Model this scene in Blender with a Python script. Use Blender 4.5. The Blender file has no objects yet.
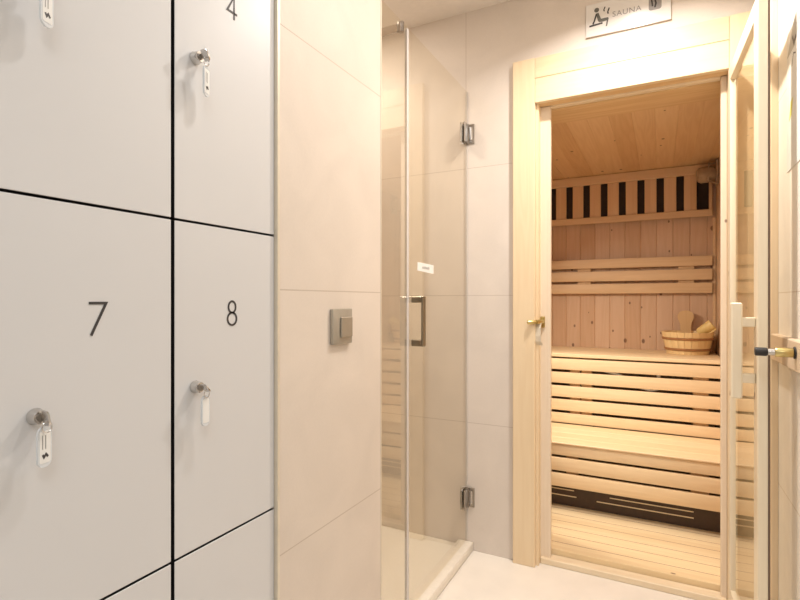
import bpy, bmesh, math, random
from mathutils import Vector, Matrix
random.seed(7)
S = bpy.context.scene
COL = S.collection
PI = math.pi

# ------------------------------------------------------------------ materials
def new_mat(name):
    m = bpy.data.materials.new(name); m.use_nodes = True
    nt = m.node_tree
    b = nt.nodes['Principled BSDF']
    return m, nt, b

def plain(name, rgb, rough=0.5, metal=0.0, noise=0.0, scale=40.0, spec=0.5):
    m, nt, b = new_mat(name)
    b.inputs['Base Color'].default_value = (*rgb, 1)
    b.inputs['Roughness'].default_value = rough
    b.inputs['Metallic'].default_value = metal
    b.inputs['Specular IOR Level'].default_value = spec
    tc = nt.nodes.new('ShaderNodeTexCoord')
    n = nt.nodes.new('ShaderNodeTexNoise'); n.inputs['Scale'].default_value = scale
    n.inputs['Detail'].default_value = 4
    nt.links.new(tc.outputs['Object'], n.inputs['Vector'])
    mr = nt.nodes.new('ShaderNodeMapRange')
    mr.inputs['From Min'].default_value = 0.3; mr.inputs['From Max'].default_value = 0.7
    mr.inputs['To Min'].default_value = 1 - noise; mr.inputs['To Max'].default_value = 1 + noise
    nt.links.new(n.outputs['Fac'], mr.inputs['Value'])
    mx = nt.nodes.new('ShaderNodeVectorMath'); mx.operation = 'SCALE'
    mx.inputs[0].default_value = rgb
    nt.links.new(mr.outputs['Result'], mx.inputs['Scale'])
    nt.links.new(mx.outputs['Vector'], b.inputs['Base Color'])
    return m

def math_node(nt, op, a, b=None, c=None):
    n = nt.nodes.new('ShaderNodeMath'); n.operation = op
    for i, v in enumerate((a, b, c)):
        if v is None: continue
        if isinstance(v, (int, float)): n.inputs[i].default_value = v
        else: nt.links.new(v, n.inputs[i])
    return n.outputs[0]

def tile_mat(name, axis, rgb, grout, joint_off, tile_w=1.2, rough=0.58):
    """large stone-look wall tiles 0.6 high, thin joints at fixed world places"""
    m, nt, b = new_mat(name)
    geo = nt.nodes.new('ShaderNodeNewGeometry')
    sp = nt.nodes.new('ShaderNodeSeparateXYZ'); nt.links.new(geo.outputs['Position'], sp.inputs[0])
    def line(v, period, off, w):
        a = math_node(nt, 'ADD', v, -off + period / 2)
        fr = math_node(nt, 'FRACT', math_node(nt, 'DIVIDE', a, period))
        d = math_node(nt, 'ABSOLUTE', math_node(nt, 'SUBTRACT', fr, 0.5))
        return math_node(nt, 'LESS_THAN', d, w / period / 2)
    h = line(sp.outputs['Z'], 0.6, 0.0, 0.0028)
    v = line(sp.outputs[axis], tile_w, joint_off, 0.0028)
    h = math_node(nt, 'MULTIPLY', h, math_node(nt, 'LESS_THAN', sp.outputs['Z'], 2.1))   # last course runs to the ceiling
    g = math_node(nt, 'MAXIMUM', h, v)
    n1 = nt.nodes.new('ShaderNodeTexNoise'); n1.inputs['Scale'].default_value = 5; n1.inputs['Detail'].default_value = 6
    n1.inputs['Distortion'].default_value = 0.8
    n2 = nt.nodes.new('ShaderNodeTexNoise'); n2.inputs['Scale'].default_value = 160; n2.inputs['Detail'].default_value = 3
    nt.links.new(geo.outputs['Position'], n1.inputs['Vector']); nt.links.new(geo.outputs['Position'], n2.inputs['Vector'])
    val = math_node(nt, 'MULTIPLY_ADD', n1.outputs['Fac'], 0.20, 0.88)
    val = math_node(nt, 'MULTIPLY_ADD', n2.outputs['Fac'], 0.06, val)
    sc = nt.nodes.new('ShaderNodeVectorMath'); sc.operation = 'SCALE'; sc.inputs[0].default_value = rgb
    nt.links.new(val, sc.inputs['Scale'])
    mix = nt.nodes.new('ShaderNodeMix'); mix.data_type = 'RGBA'
    nt.links.new(g, mix.inputs['Factor']); nt.links.new(sc.outputs[0], mix.inputs['A'])
    mix.inputs['B'].default_value = (*grout, 1)
    nt.links.new(mix.outputs['Result'], b.inputs['Base Color'])
    b.inputs['Roughness'].default_value = rough; b.inputs['Specular IOR Level'].default_value = 0.3
    bp = nt.nodes.new('ShaderNodeBump'); bp.inputs['Strength'].default_value = 0.25; bp.inputs['Distance'].default_value = 0.003
    hh = math_node(nt, 'MULTIPLY_ADD', g, -1.0, math_node(nt, 'MULTIPLY', n2.outputs['Fac'], 0.06))
    nt.links.new(hh, bp.inputs['Height']); nt.links.new(bp.outputs[0], b.inputs['Normal'])
    return m

def wood_mat(name, rgb, grain='Z', rough=0.45, plank=None, plank_w=0.1, plank_off=0.0, knots=0.0, var=0.10, contrast=0.14):
    """pine: stretched growth rings, fine fibre, optional per-plank tone and knots"""
    m, nt, b = new_mat(name)
    tc = nt.nodes.new('ShaderNodeTexCoord')
    oi = nt.nodes.new('ShaderNodeObjectInfo')
    sp = nt.nodes.new('ShaderNodeSeparateXYZ'); nt.links.new(tc.outputs['Object'], sp.inputs[0])
    ax = {'X': 0, 'Y': 1, 'Z': 2}
    # plank index -> random
    if plank:
        idx = math_node(nt, 'FLOOR', math_node(nt, 'DIVIDE', math_node(nt, 'ADD', sp.outputs[plank], -plank_off), plank_w))
        wn = nt.nodes.new('ShaderNodeTexWhiteNoise'); wn.noise_dimensions = '1D'
        nt.links.new(idx, wn.inputs['W']); rnd = wn.outputs['Value']
    else:
        rnd = oi.outputs['Random']
    comb = nt.nodes.new('ShaderNodeCombineXYZ')
    stretch = {a: 14.0 for a in 'XYZ'}; stretch[grain] = 0.9
    for a in 'XYZ':
        v = math_node(nt, 'MULTIPLY', sp.outputs[a], stretch[a])
        v = math_node(nt, 'MULTIPLY_ADD', rnd, 37.0, v)
        nt.links.new(v, comb.inputs[ax[a]])
    n1 = nt.nodes.new('ShaderNodeTexNoise'); n1.inputs['Scale'].default_value = 1.0; n1.inputs['Detail'].default_value = 2
    nt.links.new(comb.outputs[0], n1.inputs['Vector'])
    ring = math_node(nt, 'SINE', math_node(nt, 'MULTIPLY', n1.outputs['Fac'], 46.0))
    n2 = nt.nodes.new('ShaderNodeTexNoise'); n2.inputs['Scale'].default_value = 9.0; n2.inputs['Detail'].default_value = 5
    nt.links.new(comb.outputs[0], n2.inputs['Vector'])
    val = math_node(nt, 'MULTIPLY_ADD', ring, contrast * 0.28, 1.0)
    val = math_node(nt, 'ADD', val, math_node(nt, 'MULTIPLY_ADD', n2.outputs['Fac'], contrast, -contrast / 2))
    val = math_node(nt, 'ADD', val, math_node(nt, 'MULTIPLY_ADD', rnd, var, -var / 2))
    hue = nt.nodes.new('ShaderNodeCombineXYZ')   # darker streaks are redder
    nt.links.new(math_node(nt, 'POWER', val, 0.75), hue.inputs[0])
    nt.links.new(math_node(nt, 'POWER', val, 1.15), hue.inputs[1])
    nt.links.new(math_node(nt, 'POWER', val, 1.7), hue.inputs[2])
    mul = nt.nodes.new('ShaderNodeVectorMath'); mul.operation = 'MULTIPLY'; mul.inputs[1].default_value = rgb
    nt.links.new(hue.outputs[0], mul.inputs[0])
    out = mul.outputs[0]
    if knots > 0:
        kc = nt.nodes.new('ShaderNodeCombineXYZ')
        cross = plank or ('X' if grain != 'X' else 'Z')
        nt.links.new(math_node(nt, 'MULTIPLY', sp.outputs[cross], 8.5), kc.inputs[0])
        nt.links.new(math_node(nt, 'MULTIPLY', sp.outputs[grain], 5.5), kc.inputs[1])
        vo = nt.nodes.new('ShaderNodeTexVoronoi'); vo.voronoi_dimensions = '2D'; vo.inputs['Scale'].default_value = 1.0
        nt.links.new(kc.outputs[0], vo.inputs['Vector'])
        cs = nt.nodes.new('ShaderNodeSeparateColor'); nt.links.new(vo.outputs['Color'], cs.inputs[0])
        present = math_node(nt, 'LESS_THAN', cs.outputs[0], knots)
        rad = math_node(nt, 'MULTIPLY_ADD', cs.outputs[1], 0.075, 0.035)
        mr = nt.nodes.new('ShaderNodeMapRange'); mr.interpolation_type = 'SMOOTHSTEP'
        nt.links.new(vo.outputs['Distance'], mr.inputs['Value'])
        nt.links.new(math_node(nt, 'MULTIPLY', rad, 0.5), mr.inputs['From Min']); nt.links.new(rad, mr.inputs['From Max'])
        mr.inputs['To Min'].default_value = 1; mr.inputs['To Max'].default_value = 0
        k = math_node(nt, 'MULTIPLY', math_node(nt, 'MULTIPLY', mr.outputs[0], present), 0.8)
        mix = nt.nodes.new('ShaderNodeMix'); mix.data_type = 'RGBA'
        nt.links.new(k, mix.inputs['Factor']); nt.links.new(out, mix.inputs['A'])
        mix.inputs['B'].default_value = (rgb[0] * 0.22, rgb[1] * 0.14, rgb[2] * 0.12, 1)
        out = mix.outputs['Result']
    nt.links.new(out, b.inputs['Base Color'])
    b.inputs['Roughness'].default_value = rough
    bp = nt.nodes.new('ShaderNodeBump'); bp.inputs['Strength'].default_value = 0.08; bp.inputs['Distance'].default_value = 0.002
    nt.links.new(n2.outputs['Fac'], bp.inputs['Height']); nt.links.new(bp.outputs[0], b.inputs['Normal'])
    return m

def glass_mat(name, tint, f0=1.5):
    m = bpy.data.materials.new(name); m.use_nodes = True
    nt = m.node_tree; nt.nodes.clear()
    o = nt.nodes.new('ShaderNodeOutputMaterial')
    t = nt.nodes.new('ShaderNodeBsdfTransparent'); t.inputs['Color'].default_value = (*tint, 1)
    g = nt.nodes.new('ShaderNodeBsdfGlossy'); g.inputs['Roughness'].default_value = 0.0
    g.inputs['Color'].default_value = (1, 1, 1, 1)
    fr = nt.nodes.new('ShaderNodeFresnel'); fr.inputs['IOR'].default_value = f0
    mx = nt.nodes.new('ShaderNodeMixShader')
    geo = nt.nodes.new('ShaderNodeNewGeometry')
    fac = math_node(nt, 'MULTIPLY', fr.outputs[0], math_node(nt, 'SUBTRACT', 1.0, geo.outputs['Backfacing']))
    nt.links.new(fac, mx.inputs[0]); nt.links.new(t.outputs[0], mx.inputs[1]); nt.links.new(g.outputs[0], mx.inputs[2])
    nt.links.new(mx.outputs[0], o.inputs['Surface'])
    return m

PINE = (0.80, 0.585, 0.335)
M = {}
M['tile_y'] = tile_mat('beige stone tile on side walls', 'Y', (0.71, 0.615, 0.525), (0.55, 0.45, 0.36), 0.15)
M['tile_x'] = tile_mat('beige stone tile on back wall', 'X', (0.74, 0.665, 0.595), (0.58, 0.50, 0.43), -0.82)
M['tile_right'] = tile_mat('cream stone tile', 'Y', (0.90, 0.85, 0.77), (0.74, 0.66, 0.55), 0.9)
M['paint'] = plain('warm white paint', (0.78, 0.73, 0.68), 0.6, noise=0.02)
M['ceiling'] = plain('ceiling paint', (0.82, 0.76, 0.70), 0.7, noise=0.02)
M['floor'] = plain('cream microcement floor', (0.86, 0.80, 0.725), 0.4, noise=0.03, scale=9)
M['tray'] = plain('cream shower tray', (0.85, 0.79, 0.69), 0.45, noise=0.02, scale=60)
M['sill'] = plain('cream stone sill', (0.85, 0.78, 0.68), 0.3, noise=0.04, scale=60)
M['laminate'] = plain('pale grey laminate', (0.675, 0.66, 0.65), 0.38, noise=0.012, scale=3)
M['black'] = plain('black laminate core', (0.018, 0.015, 0.014), 0.45, noise=0.2)
M['ink'] = plain('dark grey print', (0.045, 0.04, 0.04), 0.5, noise=0.1)
M['pale_ink'] = plain('pale grey print', (0.30, 0.28, 0.27), 0.5, noise=0.05)
M['green_ink'] = plain('grey green print', (0.13, 0.13, 0.115), 0.5, noise=0.05)
M['chrome'] = plain('polished chrome', (0.62, 0.60, 0.58), 0.16, 1.0, noise=0.03)
M['steel'] = plain('brushed dark steel', (0.36, 0.33, 0.30), 0.28, 1.0, noise=0.08)
M['bronze_steel'] = plain('brushed steel handle', (0.27, 0.235, 0.18), 0.3, 1.0, noise=0.1)
M['brass'] = plain('worn brass', (0.62, 0.50, 0.22), 0.28, 1.0, noise=0.12)
M['trim_metal'] = plain('champagne metal edge', (0.74, 0.66, 0.53), 0.4, 0.25, noise=0.04)
M['rubber'] = plain('black rubber', (0.022, 0.021, 0.022), 0.6, noise=0.1)
M['switch'] = plain('champagne grey plastic', (0.40, 0.355, 0.29), 0.38, 0.25, noise=0.04)
M['switch_rocker'] = plain('darker champagne plastic', (0.36, 0.305, 0.235), 0.36, 0.25, noise=0.04)
M['paper'] = plain('white paper', (0.82, 0.81, 0.78), 0.7, noise=0.02)
M['paper_grey'] = plain('grey shaded paper', (0.50, 0.48, 0.44), 0.7, noise=0.05)
M['yellow_ink'] = plain('yellow print', (0.80, 0.72, 0.22), 0.7, noise=0.05)
M['sign'] = plain('white acrylic sign', (0.78, 0.75, 0.72), 0.16, noise=0.01)
M['sign_edge_shade'] = plain('brown shade at sign edge', (0.32, 0.24, 0.16), 0.4, noise=0.05)
M['seal'] = plain('clear plastic seal strip', (0.62, 0.58, 0.56), 0.25, noise=0.03)
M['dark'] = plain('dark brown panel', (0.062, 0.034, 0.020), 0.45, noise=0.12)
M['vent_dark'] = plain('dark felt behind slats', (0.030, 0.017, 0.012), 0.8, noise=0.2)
M['gap_shade'] = plain('dark brown door gap shade', (0.17, 0.11, 0.075), 0.6, noise=0.1)
M['slot'] = plain('pale metal slot strip', (0.78, 0.68, 0.50), 0.35, 0.4, noise=0.03)
M['cable'] = plain('white plastic cable', (0.85, 0.86, 0.86), 0.3, noise=0.02)
M['lamp_body'] = plain('beige grey ceramic', (0.42, 0.31, 0.20), 0.55, noise=0.15)
M['lamp_metal'] = plain('dull metal bracket', (0.55, 0.48, 0.38), 0.35, 0.8, noise=0.1)
M['hoop'] = plain('dark rattan hoop and groove shade', (0.36, 0.17, 0.065), 0.6, noise=0.2)
# pine in its different boards
M['casing'] = wood_mat('pale spruce door casing', (0.85, 0.67, 0.445), 'Z', 0.42, contrast=0.07, var=0.05)
M['casing_x'] = wood_mat('pale spruce header board', (0.85, 0.67, 0.445), 'X', 0.42, contrast=0.07, var=0.06)
M['jamb'] = wood_mat('pinkish spruce jamb', (0.84, 0.70, 0.54), 'Z', 0.45, contrast=0.05, var=0.04, knots=0.06)
M['jamb_x'] = wood_mat('spruce jamb laid flat', (0.84, 0.69, 0.49), 'X', 0.45, contrast=0.08, var=0.04)
M['leaf'] = wood_mat('pale spruce door leaf', (0.86, 0.75, 0.57), 'Z', 0.4, contrast=0.05, var=0.04, knots=0.05)
M['leaf_y'] = wood_mat('pale spruce door rail', (0.86, 0.74, 0.55), 'X', 0.4, contrast=0.06, var=0.04)
M['plank_z'] = wood_mat('knotty pine panelling', (0.66, 0.44, 0.29), 'Z', 0.5, 'X', 0.096, -0.6, 0.55, 0.14, 0.10)
M['plank_zy'] = wood_mat('knotty pine side panelling', (0.72, 0.50, 0.32), 'Z', 0.5, 'Y', 0.096, 0, 0.42, 0.14, 0.10)
M['plank_y'] = wood_mat('knotty pine ceiling boards', (0.78, 0.53, 0.29), 'Y', 0.5, 'X', 0.096, -0.6, 0.25, 0.16, 0.12)
M['soffit'] = wood_mat('amber pine beam', (0.76, 0.52, 0.27), 'X', 0.5, contrast=0.2, var=0.05)
M['slat_x'] = wood_mat('bench pine', (0.87, 0.67, 0.42), 'X', 0.45, contrast=0.08, var=0.08)
M['rail_x'] = wood_mat('backrest pine', (0.78, 0.55, 0.33), 'X', 0.45, contrast=0.08, var=0.06)
M['post_z'] = wood_mat('bench post pine', (0.74, 0.50, 0.28), 'Z', 0.5, contrast=0.1, var=0.1)
M['slat_z'] = wood_mat('vent slat pine', (0.80, 0.55, 0.33), 'Z', 0.5, 'X', 0.114, 0.112, 0.0, 0.12, 0.08)
M['duck'] = wood_mat('duckboard pine', (0.87, 0.68, 0.42), 'X', 0.45, 'Y', 0.08, 2.355, 0.04, 0.10, 0.10)
M['bucket'] = wood_mat('bucket pine', (0.86, 0.63, 0.33), 'Z', 0.45, contrast=0.12, var=0.05)
M['bucket_ear'] = wood_mat('bucket ear pine', (0.74, 0.50, 0.26), 'Z', 0.5, contrast=0.08, var=0.05)
M['ladle'] = wood_mat('ladle wood', (0.82, 0.60, 0.24), 'Z', 0.4, contrast=0.12, var=0.05)
M['wallboard'] = wood_mat('spruce wall board', (0.82, 0.655, 0.465), 'Z', 0.45, contrast=0.05, var=0.04)
M['hookrail'] = wood_mat('spruce hook rail', (0.74, 0.58, 0.42), 'Y', 0.45, contrast=0.06, var=0.04)
M['glass'] = glass_mat('shower glass', (0.975, 0.958, 0.915), 1.9)
M['sauna_glass'] = glass_mat('sauna door glass', (0.97, 0.95, 0.90))
def tag_plastic():
    m, nt, b = new_mat('translucent key tag plastic')
    b.inputs['Base Color'].default_value = (0.82, 0.85, 0.88, 1)
    b.inputs['Roughness'].default_value = 0.2
    b.inputs['Alpha'].default_value = 0.72
    return m
M['tag'] = tag_plastic()

# ------------------------------------------------------------------ mesh helpers
def add_box(bm, x0, x1, y0, y1, z0, z1, bev=0.0, seg=1):
    t = bmesh.new()
    bmesh.ops.create_cube(t, size=1.0)
    for v in t.verts:
        v.co = Vector(((x0 + x1) / 2 + v.co.x * (x1 - x0), (y0 + y1) / 2 + v.co.y * (y1 - y0), (z0 + z1) / 2 + v.co.z * (z1 - z0)))
    if bev > 0:
        bmesh.ops.bevel(t, geom=list(t.edges), offset=bev, segments=seg, affect='EDGES', profile=0.5)
    merge(bm, t)

def merge(bm, t, mat=None):
    if mat is not None: t.transform(mat)
    me = bpy.data.meshes.new('tmp'); t.to_mesh(me); t.free()
    bm.from_mesh(me); bpy.data.meshes.remove(me)

def add_cyl(bm, p, q, r, r2=None, seg=20, bev=0.0):
    p, q = Vector(p), Vector(q); d = q - p
    t = bmesh.new()
    bmesh.ops.create_cone(t, cap_ends=True, cap_tris=False, segments=seg, radius1=r, radius2=r if r2 is None else r2, depth=d.length)
    if bev > 0:
        es = [e for e in t.edges if len(e.link_faces) == 2 and any(len(f.verts) > 4 for f in e.link_faces)]
        bmesh.ops.bevel(t, geom=es, offset=bev, segments=2, affect='EDGES', profile=0.5)
    merge(bm, t, Matrix.Translation((p + q) / 2) @ d.to_track_quat('Z', 'Y').to_matrix().to_4x4())

def add_tube(bm, pts, r, seg=10, closed=False):
    pts = [Vector(p) for p in pts]; n = len(pts); rings = []
    up = Vector((0.137, 0.31, 0.94)).normalized()
    for i, p in enumerate(pts):
        if closed: d = pts[(i + 1) % n] - pts[i - 1]
        else: d = pts[min(i + 1, n - 1)] - pts[max(i - 1, 0)]
        d.normalize()
        a = d.cross(up)
        if a.length < 1e-3: a = d.cross(Vector((1, 0, 0)))
        a.normalize(); b = d.cross(a)
        rings.append([bm.verts.new(p + a * r * math.cos(2 * PI * k / seg) + b * r * math.sin(2 * PI * k / seg)) for k in range(seg)])
    m = n if closed else n - 1
    for i in range(m):
        A, B = rings[i], rings[(i + 1) % n]
        for k in range(seg): bm.faces.new((A[k], A[(k + 1) % seg], B[(k + 1) % seg], B[k]))
    if not closed:
        bm.faces.new(rings[0][::-1]); bm.faces.new(rings[-1])

def add_lathe(bm, prof, seg=40, mat=None):
    t = bmesh.new(); rings = []
    for r, z in prof:
        rings.append([t.verts.new((r * math.cos(2 * PI * k / seg), r * math.sin(2 * PI * k / seg), z)) for k in range(seg)] if r > 1e-6 else [t.verts.new((0, 0, z))])
    for A, B in zip(rings, rings[1:]):
        for k in range(seg):
            k2 = (k + 1) % seg
            if len(A) == 1 and len(B) == 1: continue
            if len(A) == 1: t.faces.new((A[0], B[k2], B[k]))
            elif len(B) == 1: t.faces.new((A[k], A[k2], B[0]))
            else: t.faces.new((A[k], A[k2], B[k2], B[k]))
    merge(bm, t, mat)

def add_plate(bm, pts2, fn, d0, d1):
    """2-D outline extruded between depths d0 and d1; fn(u, v, d) -> world"""
    A = [bm.verts.new(fn(u, v, d0)) for u, v in pts2]; B = [bm.verts.new(fn(u, v, d1)) for u, v in pts2]
    n = len(pts2)
    bm.faces.new(A); bm.faces.new(B[::-1])
    for i in range(n): bm.faces.new((A[i], B[i], B[(i + 1) % n], A[(i + 1) % n]))

def ribbon(bm, pts, w, fn, d0, d1, closed=False):
    P = [Vector((p[0], p[1])) for p in pts]; n = len(P); L, R = [], []
    for i in range(n):
        if closed: a, b = P[i] - P[i - 1], P[(i + 1) % n] - P[i]
        else:
            a = P[i] - P[i - 1] if i else P[1] - P[0]
            b = P[i + 1] - P[i] if i < n - 1 else a
        na, nb = Vector((-a.y, a.x)).normalized(), Vector((-b.y, b.x)).normalized()
        m = (na + nb); m = m.normalized() if m.length > 1e-6 else na
        k = min(1 / max(m.dot(na), 0.35), 2.2) * w / 2
        L.append(P[i] + m * k); R.append(P[i] - m * k)
    for i in range(n if closed else n - 1):
        j = (i + 1) % n
        add_plate(bm, [L[i], L[j], R[j], R[i]], fn, d0, d1)

def circle(cx, cy, rx, ry=None, n=28, a0=0, a1=2 * PI):
    ry = rx if ry is None else ry
    full = abs(a1 - a0 - 2 * PI) < 1e-6
    k = n if full else n + 1
    return [(cx + rx * math.cos(a0 + (a1 - a0) * i / n), cy + ry * math.sin(a0 + (a1 - a0) * i / n)) for i in range(k)]

def tagobj(o, label=None, cat=None, group=None, kind=None):
    if label: o['label'] = label
    if cat: o['category'] = cat
    if group: o['group'] = group
    if kind: o['kind'] = kind
    return o

ROOTLOC = {}
def root(name, label, cat, loc, group=None, kind=None, rz=0.0):
    o = bpy.data.objects.new(name, None); o.empty_display_size = 0.05
    COL.objects.link(o); o.location = loc; o.rotation_euler = (0, 0, rz)
    ROOTLOC[o.name] = Vector(loc)
    return tagobj(o, label, cat, group, kind)

def build(name, bm, mat, parent=None, smooth=True, local=False, origin=None):
    """bm in world coordinates (or in the root's own when local)"""
    base = Vector((0, 0, 0))
    if parent is not None and not local:
        r = parent
        while r.parent: r = r.parent
        base = ROOTLOC[r.name]
    if origin is not None: base = Vector(origin)
    if base.length > 0: bm.transform(Matrix.Translation(-base))
    bmesh.ops.recalc_face_normals(bm, faces=list(bm.faces))
    if smooth:
        for f in bm.faces: f.smooth = True
        for e in bm.edges:
            if len(e.link_faces) == 2 and e.calc_face_angle(0) > 0.6: e.smooth = False
    me = bpy.data.meshes.new(name); bm.to_mesh(me); bm.free()
    mats = mat if isinstance(mat, (list, tuple)) else [mat]
    for m in mats: me.materials.append(m)
    o = bpy.data.objects.new(name, me); COL.objects.link(o)
    if parent is not None: o.parent = parent
    elif origin is not None: o.location = origin; ROOTLOC[o.name] = Vector(origin)
    return o

def B(*boxes, bev=0.0, seg=1):
    bm = bmesh.new()
    for b in boxes: add_box(bm, *b, bev=bev, seg=seg)
    return bm

def struct(name, bm, mat, label, cat):
    return tagobj(build(name, bm, mat, smooth=False), label, cat, None, 'structure')

# ------------------------------------------------------------------ camera
CAM_H = 1.175
cd = bpy.data.cameras.new('camera'); cam = bpy.data.objects.new('camera', cd); COL.objects.link(cam)
cam.location = (0, 0, CAM_H); cam.rotation_euler = (PI / 2, 0, 0.4766)
cd.sensor_width = 36; cd.lens = 505.0 / 800 * 36; cd.shift_y = 0.001; cd.clip_start = 0.02
S.camera = cam

# ------------------------------------------------------------------ room shell
CEIL = 2.54; YB = 2.27; XP = -0.763; XG = -0.8166; XR = 0.33
OX0, OX1, OZ = -0.4925, 0.232, 2.046        # sauna opening
SY0, SY1, SX0, SX1, SZ = 2.50, 3.75, -1.30, 0.31, 2.036   # sauna cabin inside

struct('floor', B((-2.1, 1.8, -1.8, 4.0, -0.1, 0.0)), M['floor'], 'smooth cream floor running up to the sauna threshold', 'floor')
struct('ceiling', B((-2.1, 1.8, -1.8, 2.5, CEIL, CEIL + 0.1)), M['ceiling'], 'plain beige ceiling above the shower and corridor', 'ceiling')
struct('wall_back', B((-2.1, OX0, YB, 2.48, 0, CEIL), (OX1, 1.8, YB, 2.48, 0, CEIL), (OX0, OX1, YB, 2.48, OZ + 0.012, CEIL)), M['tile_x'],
       'beige tiled back wall around the sauna doorway', 'wall')
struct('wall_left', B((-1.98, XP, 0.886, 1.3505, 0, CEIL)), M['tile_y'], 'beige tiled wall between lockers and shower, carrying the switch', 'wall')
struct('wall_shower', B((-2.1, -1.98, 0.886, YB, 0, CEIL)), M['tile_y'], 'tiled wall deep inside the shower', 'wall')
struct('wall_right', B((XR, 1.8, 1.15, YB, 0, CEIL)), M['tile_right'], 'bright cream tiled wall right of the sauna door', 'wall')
struct('wall_locker_side', B((-2.1, -0.79, -1.8, 0.340, 0, CEIL), (-2.1, -1.22, 0.340, 0.886, 0, CEIL), (-1.22, -0.79, 0.340, 0.886, 1.94, CEIL)), M['paint'], 'painted wall holding the lockers', 'wall')
struct('wall_front', B((-2.1, 1.8, -1.9, -1.8, 0, CEIL)), M['paint'], 'painted wall behind the viewer', 'wall')
struct('wall_outer', B((1.8, 1.9, -1.8, 2.48, 0, CEIL)), M['paint'], 'painted wall far right', 'wall')

# edge trim of the tiled pier
struct('trim_1', B((XP - 0.012, XP + 0.0008, 0.8792, 0.8868, 0, CEIL)), M['trim_metal'], 'slim metal edge between lockers and tiled wall', 'edge trim')
struct('trim_2', B((XP - 0.010, XP + 0.0012, 1.3475, 1.3525, 0, CEIL)), M['trim_metal'], 'slim metal edge at the shower end of the tiled wall', 'edge trim')

# sauna cabin shell
def planks(axis, a0, a1, w, box, bev=0.004):
    bm = bmesh.new(); n = math.floor((a0 + 0.6) / w) if axis == 'X' else 0
    a = (-0.6 + n * w) if axis == 'X' else a0
    while a < a1 - 1e-6:
        lo, hi = max(a, a0), min(a + w, a1)
        if hi - lo > 0.012:
            bb = list(box)
            if axis == 'X': bb[0], bb[1] = lo, hi
            else: bb[2], bb[3] = lo, hi
            add_box(bm, *bb, bev=bev)
        a += w
    return bm
struct('wall_sauna_back', planks('X', SX0, SX1 + 0.02, 0.096, [0, 0, SY1, SY1 + 0.03, 0, SZ + 0.03]), M['plank_z'], 'knotty pine planks on the sauna back wall', 'wall')
struct('wall_sauna_right', planks('Y', SY0, SY1 + 0.02, 0.096, [SX1, SX1 + 0.03, 0, 0, 0, SZ + 0.03]), M['plank_zy'], 'knotty pine planks on the sauna right wall', 'wall')
struct('wall_sauna_left', planks('Y', SY0, SY1 + 0.02, 0.096, [SX0 - 0.03, SX0, 0, 0, 0, SZ + 0.03]), M['plank_zy'], 'knotty pine planks on the sauna left wall', 'wall')
struct('wall_sauna_front', B((SX0, OX0 - 0.02, 2.48, SY0, 0, SZ), (OX1 + 0.02, SX1, 2.48, SY0, 0, SZ)), M['plank_z'], 'pine inside face of the sauna front wall', 'wall')
struct('ceiling_sauna', planks('X', SX0, SX1, 0.096, [0, 0, SY0 - 0.02, SY1, SZ, SZ + 0.03], 0.002), M['plank_y'], 'amber pine board ceiling of the sauna', 'ceiling')
struct('trim_3', B((SX1 - 0.018, SX1 - 0.001, SY1 - 0.022, SY1 - 0.001, 0.852, 1.70), bev=0.003), M['rail_x'], 'pine corner batten at the right of the sauna back wall', 'corner batten')

# sauna door frame: casings, header boards, lining, threshold
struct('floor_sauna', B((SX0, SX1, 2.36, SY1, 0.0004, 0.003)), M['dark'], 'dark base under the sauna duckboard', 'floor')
tf = root('trim_4', 'pale wooden door frame around the sauna opening', 'door frame', (-0.13, YB, 0), kind='structure')
build('casing', B((-0.590, OX0, 2.245, YB, 0, 2.244), bev=0.002), M['casing'], tf)
build('casing', B((0.229, 0.326, 2.245, YB, 0, 2.244), bev=0.002), M['casing'], tf)
build('header_board', B((OX0 + 0.0008, 0.2282, 2.246, YB, 2.154, 2.243), bev=0.0015), M['casing_x'], tf)
build('header_board', B((OX0 + 0.0008, 0.2282, 2.246, YB, 2.046, 2.1525), bev=0.0015), M['casing_x'], tf)
build('lining', B((OX0, OX0 + 0.012, YB, 2.31, 0, 2.046)), M['casing'], tf)
build('lining', B((OX1 - 0.004, OX1, YB, 2.31, 0, 2.046)), M['casing'], tf)
build('lining', B((OX0, OX1, YB, 2.31, 2.046, 2.058)), M['soffit'], tf)
build('jamb', B((OX0 + 0.0005, -0.4365, 2.31, 2.334, 0, 2.046), bev=0.003), M['jamb'], tf)
build('jamb', B((0.207, OX1 - 0.003, 2.31, 2.334, 0, 2.046), bev=0.003), M['jamb'], tf)
build('head_jamb', B((-0.4365, 0.207, 2.31, 2.334, 2.037, 2.058), bev=0.002), M['jamb_x'], tf)
build('soffit_beam', B((OX0, OX1, 2.336, 2.53, 2.034, 2.06)), M['soffit'], tf)
build('lining', B((OX0, OX0 + 0.010, 2.336, 2.50, 0, 2.037)), M['casing'], tf)
build('lining', B((OX1 - 0.010, OX1, 2.336, 2.50, 0, 2.037)), M['casing'], tf)
build('threshold', B((OX0 + 0.013, OX1 - 0.005, 2.296, 2.352, 0, 0.027), bev=0.003), M['jamb_x'], tf)

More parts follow.
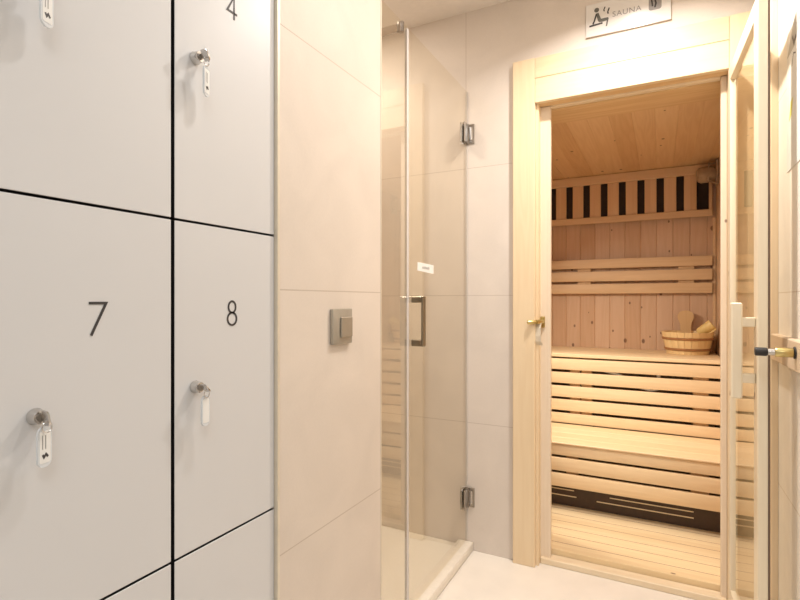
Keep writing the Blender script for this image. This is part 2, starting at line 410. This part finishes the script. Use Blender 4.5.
# ------------------------------------------------------------------ sauna inside
# duckboard floor
dk = root('duckboard', 'slatted pale wooden duckboard covering the sauna floor', 'duckboard', (-0.4, 2.6, 0))
bm = bmesh.new(); y = 2.356
while y < 3.35:
    add_box(bm, SX0 + 0.01, SX1 - 0.01, y, y + 0.0750, 0.022, 0.05, bev=0.001)
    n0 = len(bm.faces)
    add_box(bm, SX0 + 0.01, SX1 - 0.01, y + 0.0750, y + 0.08, 0.022, 0.0492)  # dark filler in the gaps, coloured to look like groove shade
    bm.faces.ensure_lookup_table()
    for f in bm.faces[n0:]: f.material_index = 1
    y += 0.08
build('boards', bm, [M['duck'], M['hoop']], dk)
for x in (-1.2, -0.75, -0.3, 0.15): build('bearer', B((x, x + 0.05, 2.37, 3.36, 0.0032, 0.0215)), M['post_z'], dk)

# dark heater panel below the lower bench
hp = root('heater_panel', 'dark brown panel with pale slot strips under the lower bench', 'heater panel', (-0.4, 2.90, 0.05))
build('panel', B((SX0 + 0.01, SX1 - 0.005, 2.885, 2.91, 0.0505, 0.30), bev=0.002), M['dark'], hp)
for x0, x1, z in ((-0.56, -0.408, 0.105), (-0.56, -0.42, 0.138), (-0.305, 0.145, 0.1005), (-0.24, 0.145, 0.131)):
    build('slot_strip', B((x0, x1, 2.8825, 2.8852, z - 0.003, z + 0.003), bev=0.0008), M['slot'], hp)

def bench(label, yf, yb, ztop, slats, board_n, group, th):
    r = root('sauna_bench', label, 'bench', (-0.4, (yf + yb) / 2, 0.05), group)
    w = (yb - yf + 0.008) / board_n
    for k in range(board_n):
        build('seat_board', B((SX0 + 0.005, SX1 - 0.003, yf - 0.008 + k * w, yf - 0.008 + (k + 1) * w - (0.0015 if k < board_n - 1 else 0.001), ztop - th, ztop), bev=0.003), M['slat_x'], r)
    for z0, z1 in slats:
        build('front_slat', B((SX0 + 0.005, SX1 - 0.003, yf, yf + 0.022, z0, z1), bev=0.004, seg=2), M['slat_x'], r)
    return r
up = bench('upper pine sauna bench carrying the wooden bucket', 3.237, 3.747, 0.850,
           ((0.750, 0.818), (0.666, 0.733), (0.581, 0.649), (0.498, 0.565), (0.421, 0.481)), 5, 'pine benches in the sauna', 0.022)
for x0, x1 in ((-0.500, -0.440), (-0.432, -0.372), (0.160, 0.236)):
    build('post', B((x0, x1, 3.262, 3.302, 0.0505, 0.826), bev=0.002), M['post_z'], up)
lo = bench('lower pine sauna bench, its seat below the slatted upper bench', 2.800, 3.233, 0.418, ((0.347, 0.4055), (0.263, 0.334), (0.179, 0.250)), 4, 'pine benches in the sauna', 0.011)
for x0, x1 in ((-0.452, -0.392), (0.130, 0.206)):
    build('post', B((x0, x1, 2.824, 2.860, 0.185, 0.4065), bev=0.002), M['post_z'], lo)

# backrest on the back wall
br = root('backrest', 'three horizontal pine rails fixed across the sauna back wall', 'backrest', (-0.4, SY1, 1.22))
for z0, z1 in ((1.224, 1.290), (1.308, 1.376), (1.397, 1.460)):
    build('rail', B((SX0 + 0.01, 0.288, 3.700, 3.720, z0, z1), bev=0.004, seg=2), M['rail_x'], br)
for x in (-1.15, -0.52, 0.10): build('batten', B((x, x + 0.09, 3.7205, 3.749, 1.23, 1.452), bev=0.002), M['post_z'], br)

# vent panel above
vp = root('vent_panel', 'slatted vent panel with dark gaps under the sauna ceiling', 'vent panel', (-0.4, SY1, 1.70))
bm = bmesh.new(); x = 0.1326 - 0.114 * 12
while x < 0.14:
    add_box(bm, max(x, SX0 + 0.006), x + 0.071, 3.718, 3.732, 1.748, 1.985, bev=0.003)
    x += 0.114
add_box(bm, 0.270, 0.289, 3.718, 3.732, 1.748, 1.985, bev=0.003)
build('slats', bm, M['slat_z'], vp)
build('rail', B((SX0 + 0.005, 0.290, 3.708, 3.7175, 1.708, 1.752), bev=0.003), M['rail_x'], vp)
build('rail', B((SX0 + 0.005, 0.304, 3.690, 3.7175, 1.975, 2.034), bev=0.004), M['rail_x'], vp)
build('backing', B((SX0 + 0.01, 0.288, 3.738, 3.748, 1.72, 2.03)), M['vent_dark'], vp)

# bucket
bx, by, bz = 0.146, 3.585, 0.8505
bk = root('bucket', 'low wooden sauna bucket with dark hoops on the upper bench', 'bucket', (bx, by, bz))
bm = bmesh.new(); N = 22
for k in range(N):            # staves
    a0, a1 = 2 * PI * k / N, 2 * PI * (k + 1) / N - 0.012
    q = []
    for z, ro, ri in ((0.0, 0.114, 0.101), (0.134, 0.144, 0.131)):
        q.append([bm.verts.new((bx + r * math.cos(a), by + r * math.sin(a), bz + z)) for r, a in ((ro, a0), (ro * 1.004, (a0 + a1) / 2), (ro, a1), (ri, a1), (ri, a0))])
    A, Bq = q
    bm.faces.new(A[::-1]); bm.faces.new(Bq)
    for i in range(5): bm.faces.new((A[i], A[(i + 1) % 5], Bq[(i + 1) % 5], Bq[i]))
build('staves', bm, M['bucket'], bk)
for z in (0.030, 0.094):
    r = 0.114 + 0.030 * z / 0.134
    bm = bmesh.new()
    add_lathe(bm, [(r - 0.001, -0.008), (r + 0.005, -0.006), (r + 0.0065, 0.0), (r + 0.006, 0.006), (r + 0.001, 0.008)], 48, Matrix.Translation((bx, by, bz + z)))
    build('hoop', bm, M['hoop'], bk)
bm = bmesh.new(); add_cyl(bm, (bx, by, bz + 0.008), (bx, by, bz + 0.02), 0.1005, seg=36)
build('bottom', bm, M['bucket'], bk)
bm = bmesh.new()
ear = [(-0.031, 0.03), (-0.030, 0.145), (-0.030, 0.175)] + [(-0.036, 0.192), (-0.045, 0.215), (-0.044, 0.235), (-0.035, 0.252), (-0.018, 0.261), (0, 0.263)]
ear = ear + [(-u, v) for u, v in ear[-2::-1]]
add_plate(bm, ear[::-1], lambda u, v, d: (bx + u - 0.005, by + 0.104 + d, bz + v), 0.0, 0.016)
build('handle_stave', bm, M['bucket_ear'], bk)
# ladle standing in the bucket
ld = root('ladle', 'wooden ladle leaning out of the bucket on the upper bench', 'ladle', (bx + 0.03, by, bz + 0.02))
ax = Vector((0.80, -0.08, 0.62)).normalized()
c0 = Vector((bx + 0.055, by - 0.05, bz + 0.128))
mt = Matrix.Translation(c0) @ ax.to_track_quat('Z', 'Y').to_matrix().to_4x4()
bm = bmesh.new()
add_lathe(bm, [(0.0, 0.0), (0.020, 0.002), (0.027, 0.012), (0.031, 0.085), (0.033, 0.092), (0.029, 0.091), (0.024, 0.018), (0.0, 0.012)], 28, mt)
build('bowl', bm, M['ladle'], ld)
bm = bmesh.new()
p = c0 + ax * 0.05 + Vector((0.02, -0.01, -0.027))
add_tube(bm, [c0 + ax * 0.088 + Vector((0.022, -0.012, -0.022)), p, Vector((bx + 0.03, by - 0.02, bz + 0.06)), Vector((bx - 0.02, by + 0.0, bz + 0.027))], 0.0055, 10)
build('handle', bm, M['ladle'], ld)

# light fitting in the corner
lp = root('sauna_lamp', 'beige corner light fitting above the bucket under the sauna ceiling', 'lamp', (SX1 - 0.01, 3.62, 1.94))
bm = bmesh.new()
d = Vector((-0.97, -0.1, -0.12)).normalized(); c = Vector((0.292, 3.62, 1.955))
add_lathe(bm, [(0.0, 0.0), (0.040, 0.0), (0.046, 0.012), (0.050, 0.045), (0.048, 0.078), (0.038, 0.092), (0.0, 0.096)], 28, Matrix.Translation(c) @ d.to_track_quat('Z', 'Y').to_matrix().to_4x4())
build('body', bm, M['lamp_body'], lp)
bm = bmesh.new()
add_box(bm, 0.296, 0.309, 3.575, 3.665, 1.88, 2.03, bev=0.003)
add_tube(bm, [(0.297, 3.60, 2.01), (0.262, 3.585, 2.008), (0.252, 3.575, 1.96), (0.258, 3.578, 1.905), (0.297, 3.60, 1.89)], 0.006, 10)
build('bracket', bm, M['lamp_metal'], lp)

# white cable behind the upper bench slats
bm = bmesh.new()
add_tube(bm, [(-0.36, 3.280, 0.790), (-0.30, 3.276, 0.752), (-0.24, 3.273, 0.740), (-0.16, 3.272, 0.706), (-0.10, 3.272, 0.668), (-0.05, 3.272, 0.656), (-0.02, 3.273, 0.665), (-0.008, 3.276, 0.70), (-0.012, 3.278, 0.745), (-0.03, 3.282, 0.80)], 0.0105, 12)
tagobj(build('cable', bm, M['cable'], origin=(-0.2, 3.28, 0.6)), 'white cable looping behind the upper bench slats', 'cable')

# ------------------------------------------------------------------ sauna door, open
ANG = math.radians(2.0)
# local frame: +X along the leaf from the hinge to the free edge, +Y = leaf thickness (towards the right wall)
hd = root('door_1', 'open glazed wooden sauna door standing out into the corridor', 'door', (0.2245, 2.243, 0.055), kind='structure', rz=-PI / 2 + ANG)
LW, LH, LT = 0.52, 1.985, 0.024
def lb(x0, x1, y0, y1, z0, z1, bev=0.002):
    return B((x0, x1, y0, y1, z0, z1), bev=bev, seg=1)
build('stile', lb(0, 0.042, 0, LT, 0, LH), M['leaf'], hd, local=True)
build('stile', lb(LW - 0.056, LW, 0, LT, 0, LH), M['leaf'], hd, local=True)
build('rail', lb(0.0422, LW - 0.0562, 0, LT, LH - 0.055, LH), M['leaf_y'], hd, local=True)
build('rail', lb(0.0422, LW - 0.0562, 0, LT, 0, 0.06), M['leaf_y'], hd, local=True)
build('glass_pane', B((0.041, LW - 0.054, 0.009, 0.015, 0.058, LH - 0.053)), M['sauna_glass'], hd, local=True)
build('gap_shade', lb(LW - 0.020, LW - 0.0005, LT + 0.0002, LT + 0.0050, 0.004, LH - 0.004, 0.001), M['gap_shade'], hd, local=True)  # dark strip standing in for the shaded gap behind the leaf
hz = -0.055
dh = build('handle', lb(LW - 0.056, LW - 0.022, -0.060, -0.032, 0.892 + hz, 1.170 + hz, 0.004), M['leaf'], hd, local=True)
for z in (0.938, 1.100):
    build('handle_post', lb(LW - 0.052, LW - 0.026, -0.034, -0.0005, z + hz, z + 0.027 + hz, 0.002), M['leaf'], dh, local=True)

# spring latch on the left jamb
lt = root('door_latch', 'small brass catch on the left jamb of the sauna doorway', 'door catch', (-0.478, 2.30, 1.07))
bm = bmesh.new()
add_box(bm, -0.480, -0.460, 2.302, 2.309, 1.055, 1.105, bev=0.002)
build('plate', bm, M['brass'], lt)
bm = bmesh.new()
add_cyl(bm, (-0.468, 2.305, 1.082), (-0.486, 2.245, 1.082), 0.010, seg=20, bev=0.002)
add_cyl(bm, (-0.486, 2.245, 1.082), (-0.520, 2.225, 1.080), 0.0085, seg=20, bev=0.002)
build('bolt', bm, M['brass'], lt)
bm = bmesh.new()
pts = [(-0.482, 2.270, 1.078), (-0.484, 2.262, 1.055), (-0.484, 2.258, 1.02), (-0.482, 2.260, 0.995), (-0.474, 2.272, 0.978)]
for a, b in zip(pts, pts[1:]):
    q = [Vector(a) + Vector((-0.014, 0, 0)), Vector(a) + Vector((0.014, 0, 0)), Vector(b) + Vector((0.014, 0, 0)), Vector(b) + Vector((-0.014, 0, 0))]
    f0 = [bm.verts.new(v) for v in q]; f1 = [bm.verts.new(v + Vector((0, 0.003, 0))) for v in q]
    bm.faces.new(f0); bm.faces.new(f1[::-1])
    for i in range(4): bm.faces.new((f0[i], f1[i], f1[(i + 1) % 4], f0[(i + 1) % 4]))
build('spring_strap', bm, M['trim_metal'], lt)

# ------------------------------------------------------------------ shower
tray = B((-1.97, XG - 0.045, 1.352, YB - 0.001, 0.0, 0.02), bev=0.004)
tagobj(build('shower_tray', tray, M['tray'], origin=(-1.4, 1.8, 0)), 'flat cream shower tray behind the glass', 'shower tray')
tagobj(build('trim_5', B((-0.858, -0.782, 1.3515, YB - 0.001, 0, 0.042), bev=0.006, seg=2), M['sill']), 'raised cream sill under the shower glass', 'sill', None, 'structure')

GZ0, GZ1 = 0.044, 2.162
fx = root('shower_screen', 'narrow fixed glass panel beside the tiled wall', 'glass panel', (XG, 1.49, GZ0))
build('glass_pane', B((XG - 0.004, XG + 0.004, 1.3535, 1.627, GZ0, GZ1)), M['glass'], fx)
build('seal_strip', B((XG - 0.005, XG + 0.005, 1.6275, 1.6430, GZ0, GZ1 - 0.003), bev=0.001), M['seal'], fx)
bm = bmesh.new()
add_box(bm, XG - 0.012, XG + 0.008, 1.586, 1.600, 2.126, 2.165, bev=0.002)
cl = build('clamp', bm, M['steel'], fx)
bm = bmesh.new(); add_box(bm, -1.975, XG - 0.0125, 1.587, 1.599, 2.130, 2.160, bev=0.003)
build('support_bar', bm, M['chrome'], fx)

sd = root('door_2', 'frameless glass shower door hinged on the back wall', 'door', (XG, YB - 0.01, GZ0), kind='structure')
build('glass_pane', B((XG - 0.004, XG + 0.004, 1.644, YB - 0.008, GZ0 + 0.006, GZ1)), M['glass'], sd)
build('seal_strip', B((XG - 0.004, XG + 0.004, YB - 0.0075, YB - 0.0015, GZ0 + 0.006, GZ1)), M['seal'], sd)
def hinge(zc):
    bm = bmesh.new()
    h = 0.046
    add_box(bm, XG + 0.0045, XG + 0.013, YB - 0.058, YB - 0.014, zc - h, zc + h, bev=0.003)
    add_box(bm, XG - 0.013, XG - 0.0045, YB - 0.058, YB - 0.014, zc - h, zc + h, bev=0.003)
    add_cyl(bm, (XG + 0.008, YB - 0.012, zc - h), (XG + 0.008, YB - 0.012, zc + h), 0.007, seg=16)
    o = build('hinge', bm, M['steel'], sd)
    bm = bmesh.new()
    add_box(bm, XG - 0.012, XG + 0.040, YB - 0.0065, YB - 0.0005, zc - h, zc + h, bev=0.002)
    p = build('wall_plate', bm, M['steel'], o)
    bm = bmesh.new()
    add_box(bm, XG + 0.016, XG + 0.031, YB - 0.0115, YB - 0.0066, zc - 0.032, zc + 0.032, bev=0.002)
    build('cover', bm, M['chrome'], o)
hinge(1.960); hinge(0.250)
bm = bmesh.new()
add_box(bm, XG + 0.044, XG + 0.051, 1.662, 1.690, 1.008, 1.192, bev=0.002)
h = build('handle', bm, M['bronze_steel'], sd)
for z in (1.009, 1.168):
    build('handle_post', B((XG + 0.0045, XG + 0.0438, 1.662, 1.690, z, z + 0.023), bev=0.002), M['bronze_steel'], h)
# sticker on the glass
fy = lambda u, v, d: (XG + 0.0045 + d, 1.715 + u, 1.285 + v)
st = root('sticker', 'small white sticker with faint writing on the shower glass', 'sticker', (XG + 0.0045, 1.715, 1.285))
bm = bmesh.new(); add_plate(bm, [(0, 0.004), (0.150, -0.002), (0.151, 0.033), (0.001, 0.036)], fy, 0, 0.0008)
build('paper', bm, M['paper'], st)
bm = bmesh.new()
for k in range(7):
    u = 0.040 + k * 0.010
    ribbon(bm, [(u, 0.012), (u + 0.002, 0.022), (u + 0.006, 0.013), (u + 0.008, 0.021)], 0.0016, fy, 0.0009, 0.0012)
build('writing', bm, M['pale_ink'], st)

# ------------------------------------------------------------------ light switch
sw = root('light_switch', 'champagne square rocker switch on the tiled wall', 'light switch', (XP, 1.127, 1.107))
build('plate', B((XP + 0.0002, XP + 0.011, 1.080, 1.172, 1.060, 1.154), bev=0.003, seg=2), M['switch'], sw)
rk = B((XP + 0.0112, XP + 0.0165, 1.112, 1.166, 1.078, 1.132), bev=0.002)
build('rocker', rk, M['switch_rocker'], sw)

# ------------------------------------------------------------------ lockers
XL = -0.772
ROWS = {'top': (1.3234, 1.932), 'middle': (0.7118, 1.3190), 'bottom': (0.101, 0.7074)}
COLS = {'left': (0.347, 0.6100), 'right': (0.6174, 0.8785)}
def glyph(ch):
    """thin sans numerals, 0.05 high, as stroke lists (points, closed)"""
    if ch == '7': return [([(-0.0115, 0.0245), (0.0155, 0.0245), (-0.008, -0.025)], False)]
    if ch == '8': return [(circle(0, 0.0125, 0.0095, 0.0115), True), (circle(0, -0.0115, 0.012, 0.0125), True)]
    if ch == '4': return [([(0.0135, -0.0095), (-0.0125, -0.0095), (0.0055, 0.0235), (0.0055, -0.0225)], False)]
    if ch == '3': return [(circle(-0.001, 0.0125, 0.0105, 0.0115, 18, PI * 0.85, -PI * 0.5) + circle(-0.001, -0.0115, 0.0125, 0.0125, 18, PI * 0.5, -PI * 0.85)[1:], False)]
    return []
def locker(col, row, num, label):
    y0, y1 = COLS[col]; z0, z1 = ROWS[row]
    r = root('locker', label, 'locker', (XL, (y0 + y1) / 2, z0), 'numbered wall lockers')
    cz0, cz1 = z0 - 0.0005, z1 + 0.0005
    bm = B((-1.20, XL - 0.016, y0 - 0.0005, y0 + 0.014, cz0, cz1), (-1.20, XL - 0.016, y1 - 0.014, y1 + 0.0005, cz0, cz1),
           (-1.20, XL - 0.016, y0 + 0.014, y1 - 0.014, cz0, cz0 + 0.014), (-1.20, XL - 0.016, y0 + 0.014, y1 - 0.014, cz1 - 0.014, cz1),
           (-1.214, -1.2002, y0 - 0.0005, y1 + 0.0005, cz0, cz1))
    build('carcass', bm, M['black'], r, smooth=False)
    bm = B((XL - 0.013, XL, y0, y1, z0, z1), bev=0.0008)
    for f in bm.faces: f.material_index = 0 if abs(f.normal.x) > 0.5 else 1
    door = build('door', bm, [M['laminate'], M['black']], r, smooth=False)
    if num:
        bm = bmesh.new()
        fn = lambda u, v, d: (XL + d, NY[col] + u, z1 - NZ[col] + (0.006 if num == '4' else 0) + v)
        for pts, closed in glyph(num): ribbon(bm, pts, 0.0040, fn, 0.0002, 0.0009, closed)
        build('number', bm, M['ink'], door)
    ly, lz = y0 + LOFF[col], z0 + 0.303
    T = Matrix.Translation((XL, ly, lz)) @ Matrix.Rotation(PI / 2, 4, 'Y')
    bm = bmesh.new()
    add_lathe(bm, [(0.0, 0.0004), (0.0112, 0.0004), (0.0117, 0.003), (0.0107, 0.0065), (0.0102, 0.014), (0.0092, 0.0165), (0.0, 0.0165)], 32, T)
    lk = build('lock', bm, M['chrome'], door)
    bm = bmesh.new(); add_lathe(bm, [(0.0, 0.0166), (0.0060, 0.0166), (0.0060, 0.0180), (0.0, 0.0180)], 24, T)
    build('plug', bm, M['steel'], lk)
    return (ly, lz)
NY = {'left': 0.476, 'right': 0.753}
NZ = {'left': 0.172, 'right': 0.169}
LOFF = {'left': 0.043, 'right': 0.043}
P3 = locker('left', 'top', '3', 'top locker left of locker 4, its key tag hanging at the photo top edge')
P4 = locker('right', 'top', '4', 'pale top locker numbered 4 with a chrome lock')
P7 = locker('left', 'middle', '7', 'pale middle locker numbered 7, left of locker 8')
P8 = locker('right', 'middle', '8', 'pale middle locker numbered 8 next to the tiled wall')
locker('left', 'bottom', None, 'bottom locker directly below locker 7')
locker('right', 'bottom', None, 'bottom locker directly below locker 8')
struct('baseboard_left', B((-1.20, XL - 0.03, 0.347, 0.8785, 0, 0.099)), M['black'], 'black plinth below the bottom lockers', 'plinth')

def rounded(w, h, r, n=6):
    o = []
    for cx, cy, a in ((w / 2 - r, h / 2 - r, 0), (-w / 2 + r, h / 2 - r, PI / 2), (-w / 2 + r, -h / 2 + r, PI), (w / 2 - r, -h / 2 + r, 1.5 * PI)):
        o += [(cx + r * math.cos(a + PI / 2 * k / n), cy + r * math.sin(a + PI / 2 * k / n)) for k in range(n + 1)]
    return o
def key(pos, twist, swing, label, cloudy=False, tagy=0.0, tagz=0.0, tagx=0.0):
    ly, lz = pos
    xk = XL + 0.0182
    r = root('locker_key', label, 'key', (xk, ly, lz), 'keys in the locker locks')
    R = Matrix.Translation((xk, ly, lz)) @ Matrix.Rotation(twist, 4, 'X')
    bm = bmesh.new()
    # flat bow standing out from the lock: lies in the local X-Z plane
    out = [(0.0, -0.004), (0.0035, -0.004), (0.004, -0.009), (0.006, -0.0105), (0.0155, -0.0100), (0.018, -0.006), (0.018, 0.006), (0.0155, 0.0100), (0.006, 0.0105), (0.004, 0.009), (0.0035, 0.004), (0.0, 0.004)]
    add_plate(bm, out, lambda u, v, d: R @ Vector((u, d, v)), -0.0012, 0.0012)
    build('bow', bm, M['chrome'], r)
    # split ring through the bow, hanging
    bot = R @ Vector((0.011, 0, -0.004)) - Vector((0, 0, 0.002))
    bm = bmesh.new()
    add_tube(bm, [bot + Vector((0.0, 0.006 * math.sin(2 * PI * k / 24), -0.006 + 0.0075 * math.cos(2 * PI * k / 24))) for k in range(24)], 0.0009, 8, True)
    build('ring', bm, M['chrome'], r)
    # plastic tag
    c = bot + Vector((-0.004 + tagx, tagy, -0.0095 + tagz))
    T = Matrix.Translation(c) @ Matrix.Rotation(swing, 4, 'Z')
    fn = lambda u, v, d: T @ Vector((d, u, v - 0.028))
    bm = bmesh.new(); add_plate(bm, rounded(0.021, 0.056, 0.0100), fn, -0.0016, 0.0016)
    tg = build('tag', bm, M['tag'], r)
    bm = bmesh.new()
    add_plate(bm, rounded(0.0165, 0.044, 0.003), lambda u, v, d: fn(u, v - 0.0, d), 0.0017, 0.0020)
    build('insert', bm, M['paper'], tg)
    if not cloudy:
        bm = bmesh.new()
        for u in (-0.004, 0.0005): ribbon(bm, [(u, 0.016), (u, -0.003)], 0.0012, fn, 0.0021, 0.0023)
        build('lines', bm, M['pale_ink'], tg)
        bm = bmesh.new(); ribbon(bm, [(-0.004, -0.010), (-0.002, -0.014), (0.001, -0.010), (0.004, -0.014)], 0.003, fn, 0.0021, 0.0023)
        build('print', bm, M['ink'], tg)
key(P3, 0.5, 0.35, 'key with a white tag hanging into the photo at the top left corner', tagz=-0.006)
key(P4, 0.55, 0.35, 'key with clear plastic tag hanging from the lock of locker 4', tagy=0.003, tagz=-0.003)
key(P7, 0.15, 0.25, 'key with white plastic tag hanging from the lock of locker 7', tagz=0.004, tagx=-0.003)
key(P8, 0.75, 0.15, 'key with cloudy bluish tag hanging from the lock of locker 8', cloudy=True)

# ------------------------------------------------------------------ SAUNA sign
sx0, sx1, sz0, sz1 = -0.282, 0.036, 2.289, 2.425
sg = root('sauna_sign', 'white SAUNA sign with a seated figure above the sauna door', 'sign', (-0.123, YB, sz0))
build('board', B((sx0, sx1, YB - 0.0065, YB - 0.0008, sz0, sz1), bev=0.0008), M['sign'], sg)
bm = B((sx0 - 0.0012, sx1 + 0.0022, YB - 0.0062, YB - 0.0010, sz0 - 0.0030, sz0 - 0.0002), (sx1 + 0.0002, sx1 + 0.0024, YB - 0.0062, YB - 0.0010, sz0 - 0.002, sz1))
build('edge', bm, M['sign_edge_shade'], sg)  # brown strips painted for the shadow along the sign's edge
fs = lambda u, v, d: (sx0 + u, YB - 0.0066 - d, sz0 + v)
bm = bmesh.new()
add_plate(bm, circle(0.043, 0.1065, 0.0095, 0.0095, 20), fs, 0, 0.0006)                       # head
add_plate(bm, [(0.040, 0.092), (0.050, 0.094), (0.060, 0.066), (0.088, 0.066), (0.090, 0.058), (0.084, 0.054), (0.064, 0.052), (0.052, 0.054), (0.048, 0.060)], fs, 0, 0.0006)  # trunk and thigh
add_plate(bm, [(0.083, 0.058), (0.089, 0.058), (0.084, 0.030), (0.078, 0.030)], fs, 0, 0.0006)  # shin
build('figure', bm, M['green_ink'], sg)
bm = bmesh.new()
ribbon(bm, [(0.042, 0.090), (0.034, 0.062), (0.028, 0.050)], 0.006, fs, 0.0007, 0.0012)      # arm
build('arm', bm, M['ink'], sg)
bm = bmesh.new()
ribbon(bm, [(0.014, 0.044), (0.066, 0.047)], 0.007, fs, 0.0007, 0.0012)                      # seat
build('seat', bm, M['ink'], sg)
bm = bmesh.new()
ribbon(bm, [(0.076, 0.112), (0.071, 0.100), (0.073, 0.094)], 0.0045, fs, 0, 0.0006)           # steam
ribbon(bm, [(0.092, 0.104), (0.086, 0.088), (0.088, 0.080)], 0.0055, fs, 0, 0.0006)
build('steam', bm, M['ink'], sg)
cu = bpy.data.curves.new('sauna_text', 'FONT'); cu.body = 'SAUNA'; cu.size = 0.031; cu.extrude = 0.0003; cu.align_x = 'CENTER'; cu.space_character = 1.12
tmp = bpy.data.objects.new('tmp_text', cu); COL.objects.link(tmp)
bpy.context.view_layer.update()
me = bpy.data.meshes.new_from_object(tmp.evaluated_get(bpy.context.evaluated_depsgraph_get()))
bpy.data.objects.remove(tmp); bpy.data.curves.remove(cu)
bm = bmesh.new(); bm.from_mesh(me); bpy.data.meshes.remove(me)
bm.transform(Matrix.Translation((sx0 + 0.158, YB - 0.0070, sz0 + 0.062)) @ Matrix.Rotation(PI / 2, 4, 'X'))
build('lettering', bm, M['pale_ink'], sg, smooth=False)
bm = bmesh.new()
pad = [(0.236 + u, 0.086 + v) for u, v in rounded(0.052, 0.062, 0.010)]
add_plate(bm, [(0.262 + u, 0.084 + v) for u, v in rounded(0.046, 0.066, 0.009)], fs, 0, 0.0005)
build('emblem', bm, M['pale_ink'], sg)
bm = bmesh.new()
ribbon(bm, [(0.254, 0.110), (0.250, 0.090), (0.253, 0.066)], 0.0055, fs, 0.0006, 0.0010)
ribbon(bm, [(0.266, 0.114), (0.262, 0.096), (0.265, 0.076), (0.261, 0.060)], 0.0065, fs, 0.0006, 0.0010)
build('emblem_lines', bm, M['ink'], sg)

# ------------------------------------------------------------------ right-hand wall fittings
struct('trim_6', B((XR - 0.020, XR - 0.0002, 1.962, 2.075, 0, CEIL - 0.002), bev=0.002), M['wallboard'], 'narrow upright wooden board on the right wall beside the open sauna door', 'wall board')
hr = root('hook_rail', 'wooden rail with a brass door catch on the right wall', 'rail', (XR, 1.7, 1.03))
build('board', B((XR - 0.022, XR - 0.0002, 1.40, 1.955, 0.992, 1.072), bev=0.003), M['hookrail'], hr)
bm = bmesh.new()
add_cyl(bm, (XR - 0.0225, 1.62, 1.041), (XR - 0.026, 1.62, 1.041), 0.016, seg=24, bev=0.002)
mnt = build('catch_mount', bm, M['rubber'], hr)
bm = bmesh.new()
add_cyl(bm, (XR - 0.0265, 1.62, 1.041), (XR - 0.066, 1.62, 1.041), 0.0125, seg=24, bev=0.002)
build('catch_barrel', bm, M['brass'], mnt)
bm = bmesh.new()
add_cyl(bm, (XR - 0.0665, 1.62, 1.041), (XR - 0.081, 1.62, 1.041), 0.0095, seg=20)
build('catch_rod', bm, M['chrome'], mnt)
bm = bmesh.new()
add_cyl(bm, (XR - 0.0815, 1.62, 1.041), (XR - 0.109, 1.62, 1.041), 0.0112, seg=20, bev=0.003)
build('rubber_tip', bm, M['rubber'], mnt)

nt_ = root('notice', 'white notice with painted grey shade and yellow print high on the right wall', 'notice', (XR, 1.7, 1.55))
fr_ = lambda u, v, d: (XR - 0.0005 - d, 1.835 - u, 1.55 + v)
bm = bmesh.new(); add_plate(bm, rounded(0.30, 0.42, 0.004), lambda u, v, d: fr_(u + 0.15, v + 0.21, d), 0, 0.0012)
build('sheet', bm, M['paper'], nt_)
bm = bmesh.new(); add_plate(bm, [(0.006, 0.33), (0.10, 0.33), (0.20, 0.41), (0.10, 0.415)], fr_, 0.0013, 0.0016)  # grey patch painted for the shadow falling on the sheet
build('grey_shade', bm, M['paper_grey'], nt_)
bm = bmesh.new()
ribbon(bm, [(0.075, 0.365), (0.090, 0.340), (0.115, 0.350)], 0.010, fr_, 0.0017, 0.0020)
ribbon(bm, [(0.065, 0.285), (0.085, 0.315), (0.110, 0.305)], 0.004, fr_, 0.0013, 0.0016)
build('black_print', bm, M['ink'], nt_)
bm = bmesh.new(); add_plate(bm, [(0.030, 0.140), (0.060, 0.150), (0.080, 0.195), (0.050, 0.190)], fr_, 0.0013, 0.0016)
build('yellow_print', bm, M['yellow_ink'], nt_)

# ------------------------------------------------------------------ lights
def area(name, loc, size, power, col, target=None, shape='DISK', spread=180):
    l = bpy.data.lights.new(name, 'AREA'); l.shape = shape; l.size = size; l.energy = power; l.color = col
    l.spread = math.radians(spread)
    o = bpy.data.objects.new(name, l); COL.objects.link(o); o.location = loc
    if target: o.rotation_euler = (Vector(target) - Vector(loc)).to_track_quat('-Z', 'Y').to_euler()
    return o
area('downlight_sauna_door', (-0.10, 1.78, 2.535), 0.07, 15, (1.0, 0.94, 0.88), spread=142)
area('downlight_corridor', (-0.28, 0.95, 2.535), 0.08, 5.5, (1.0, 0.975, 0.945), spread=165)
area('fill_behind_camera', (0.55, -0.75, 2.535), 1.2, 21, (0.90, 0.96, 1.0), shape='SQUARE')  # large cool fill added behind the camera, out of view
area('downlight_shower', (-1.4, 1.8, 2.535), 0.12, 7, (1.0, 0.90, 0.78))
area('sauna_fill', (-0.85, 2.57, 1.62), 0.22, 7, (1.0, 0.90, 0.74), target=(0.0, 3.1, 0.3), spread=120)  # unseen fill added behind the left jamb to brighten the benches

w = bpy.data.worlds.new('world'); S.world = w; w.use_nodes = True
w.node_tree.nodes['Background'].inputs['Color'].default_value = (1.0, 0.93, 0.85, 1)
w.node_tree.nodes['Background'].inputs['Strength'].default_value = 0.05

S.view_settings.view_transform = 'Standard'; S.view_settings.look = 'None'
S.view_settings.exposure = 0.10; S.view_settings.gamma = 1.0
S.view_settings.use_curve_mapping = False
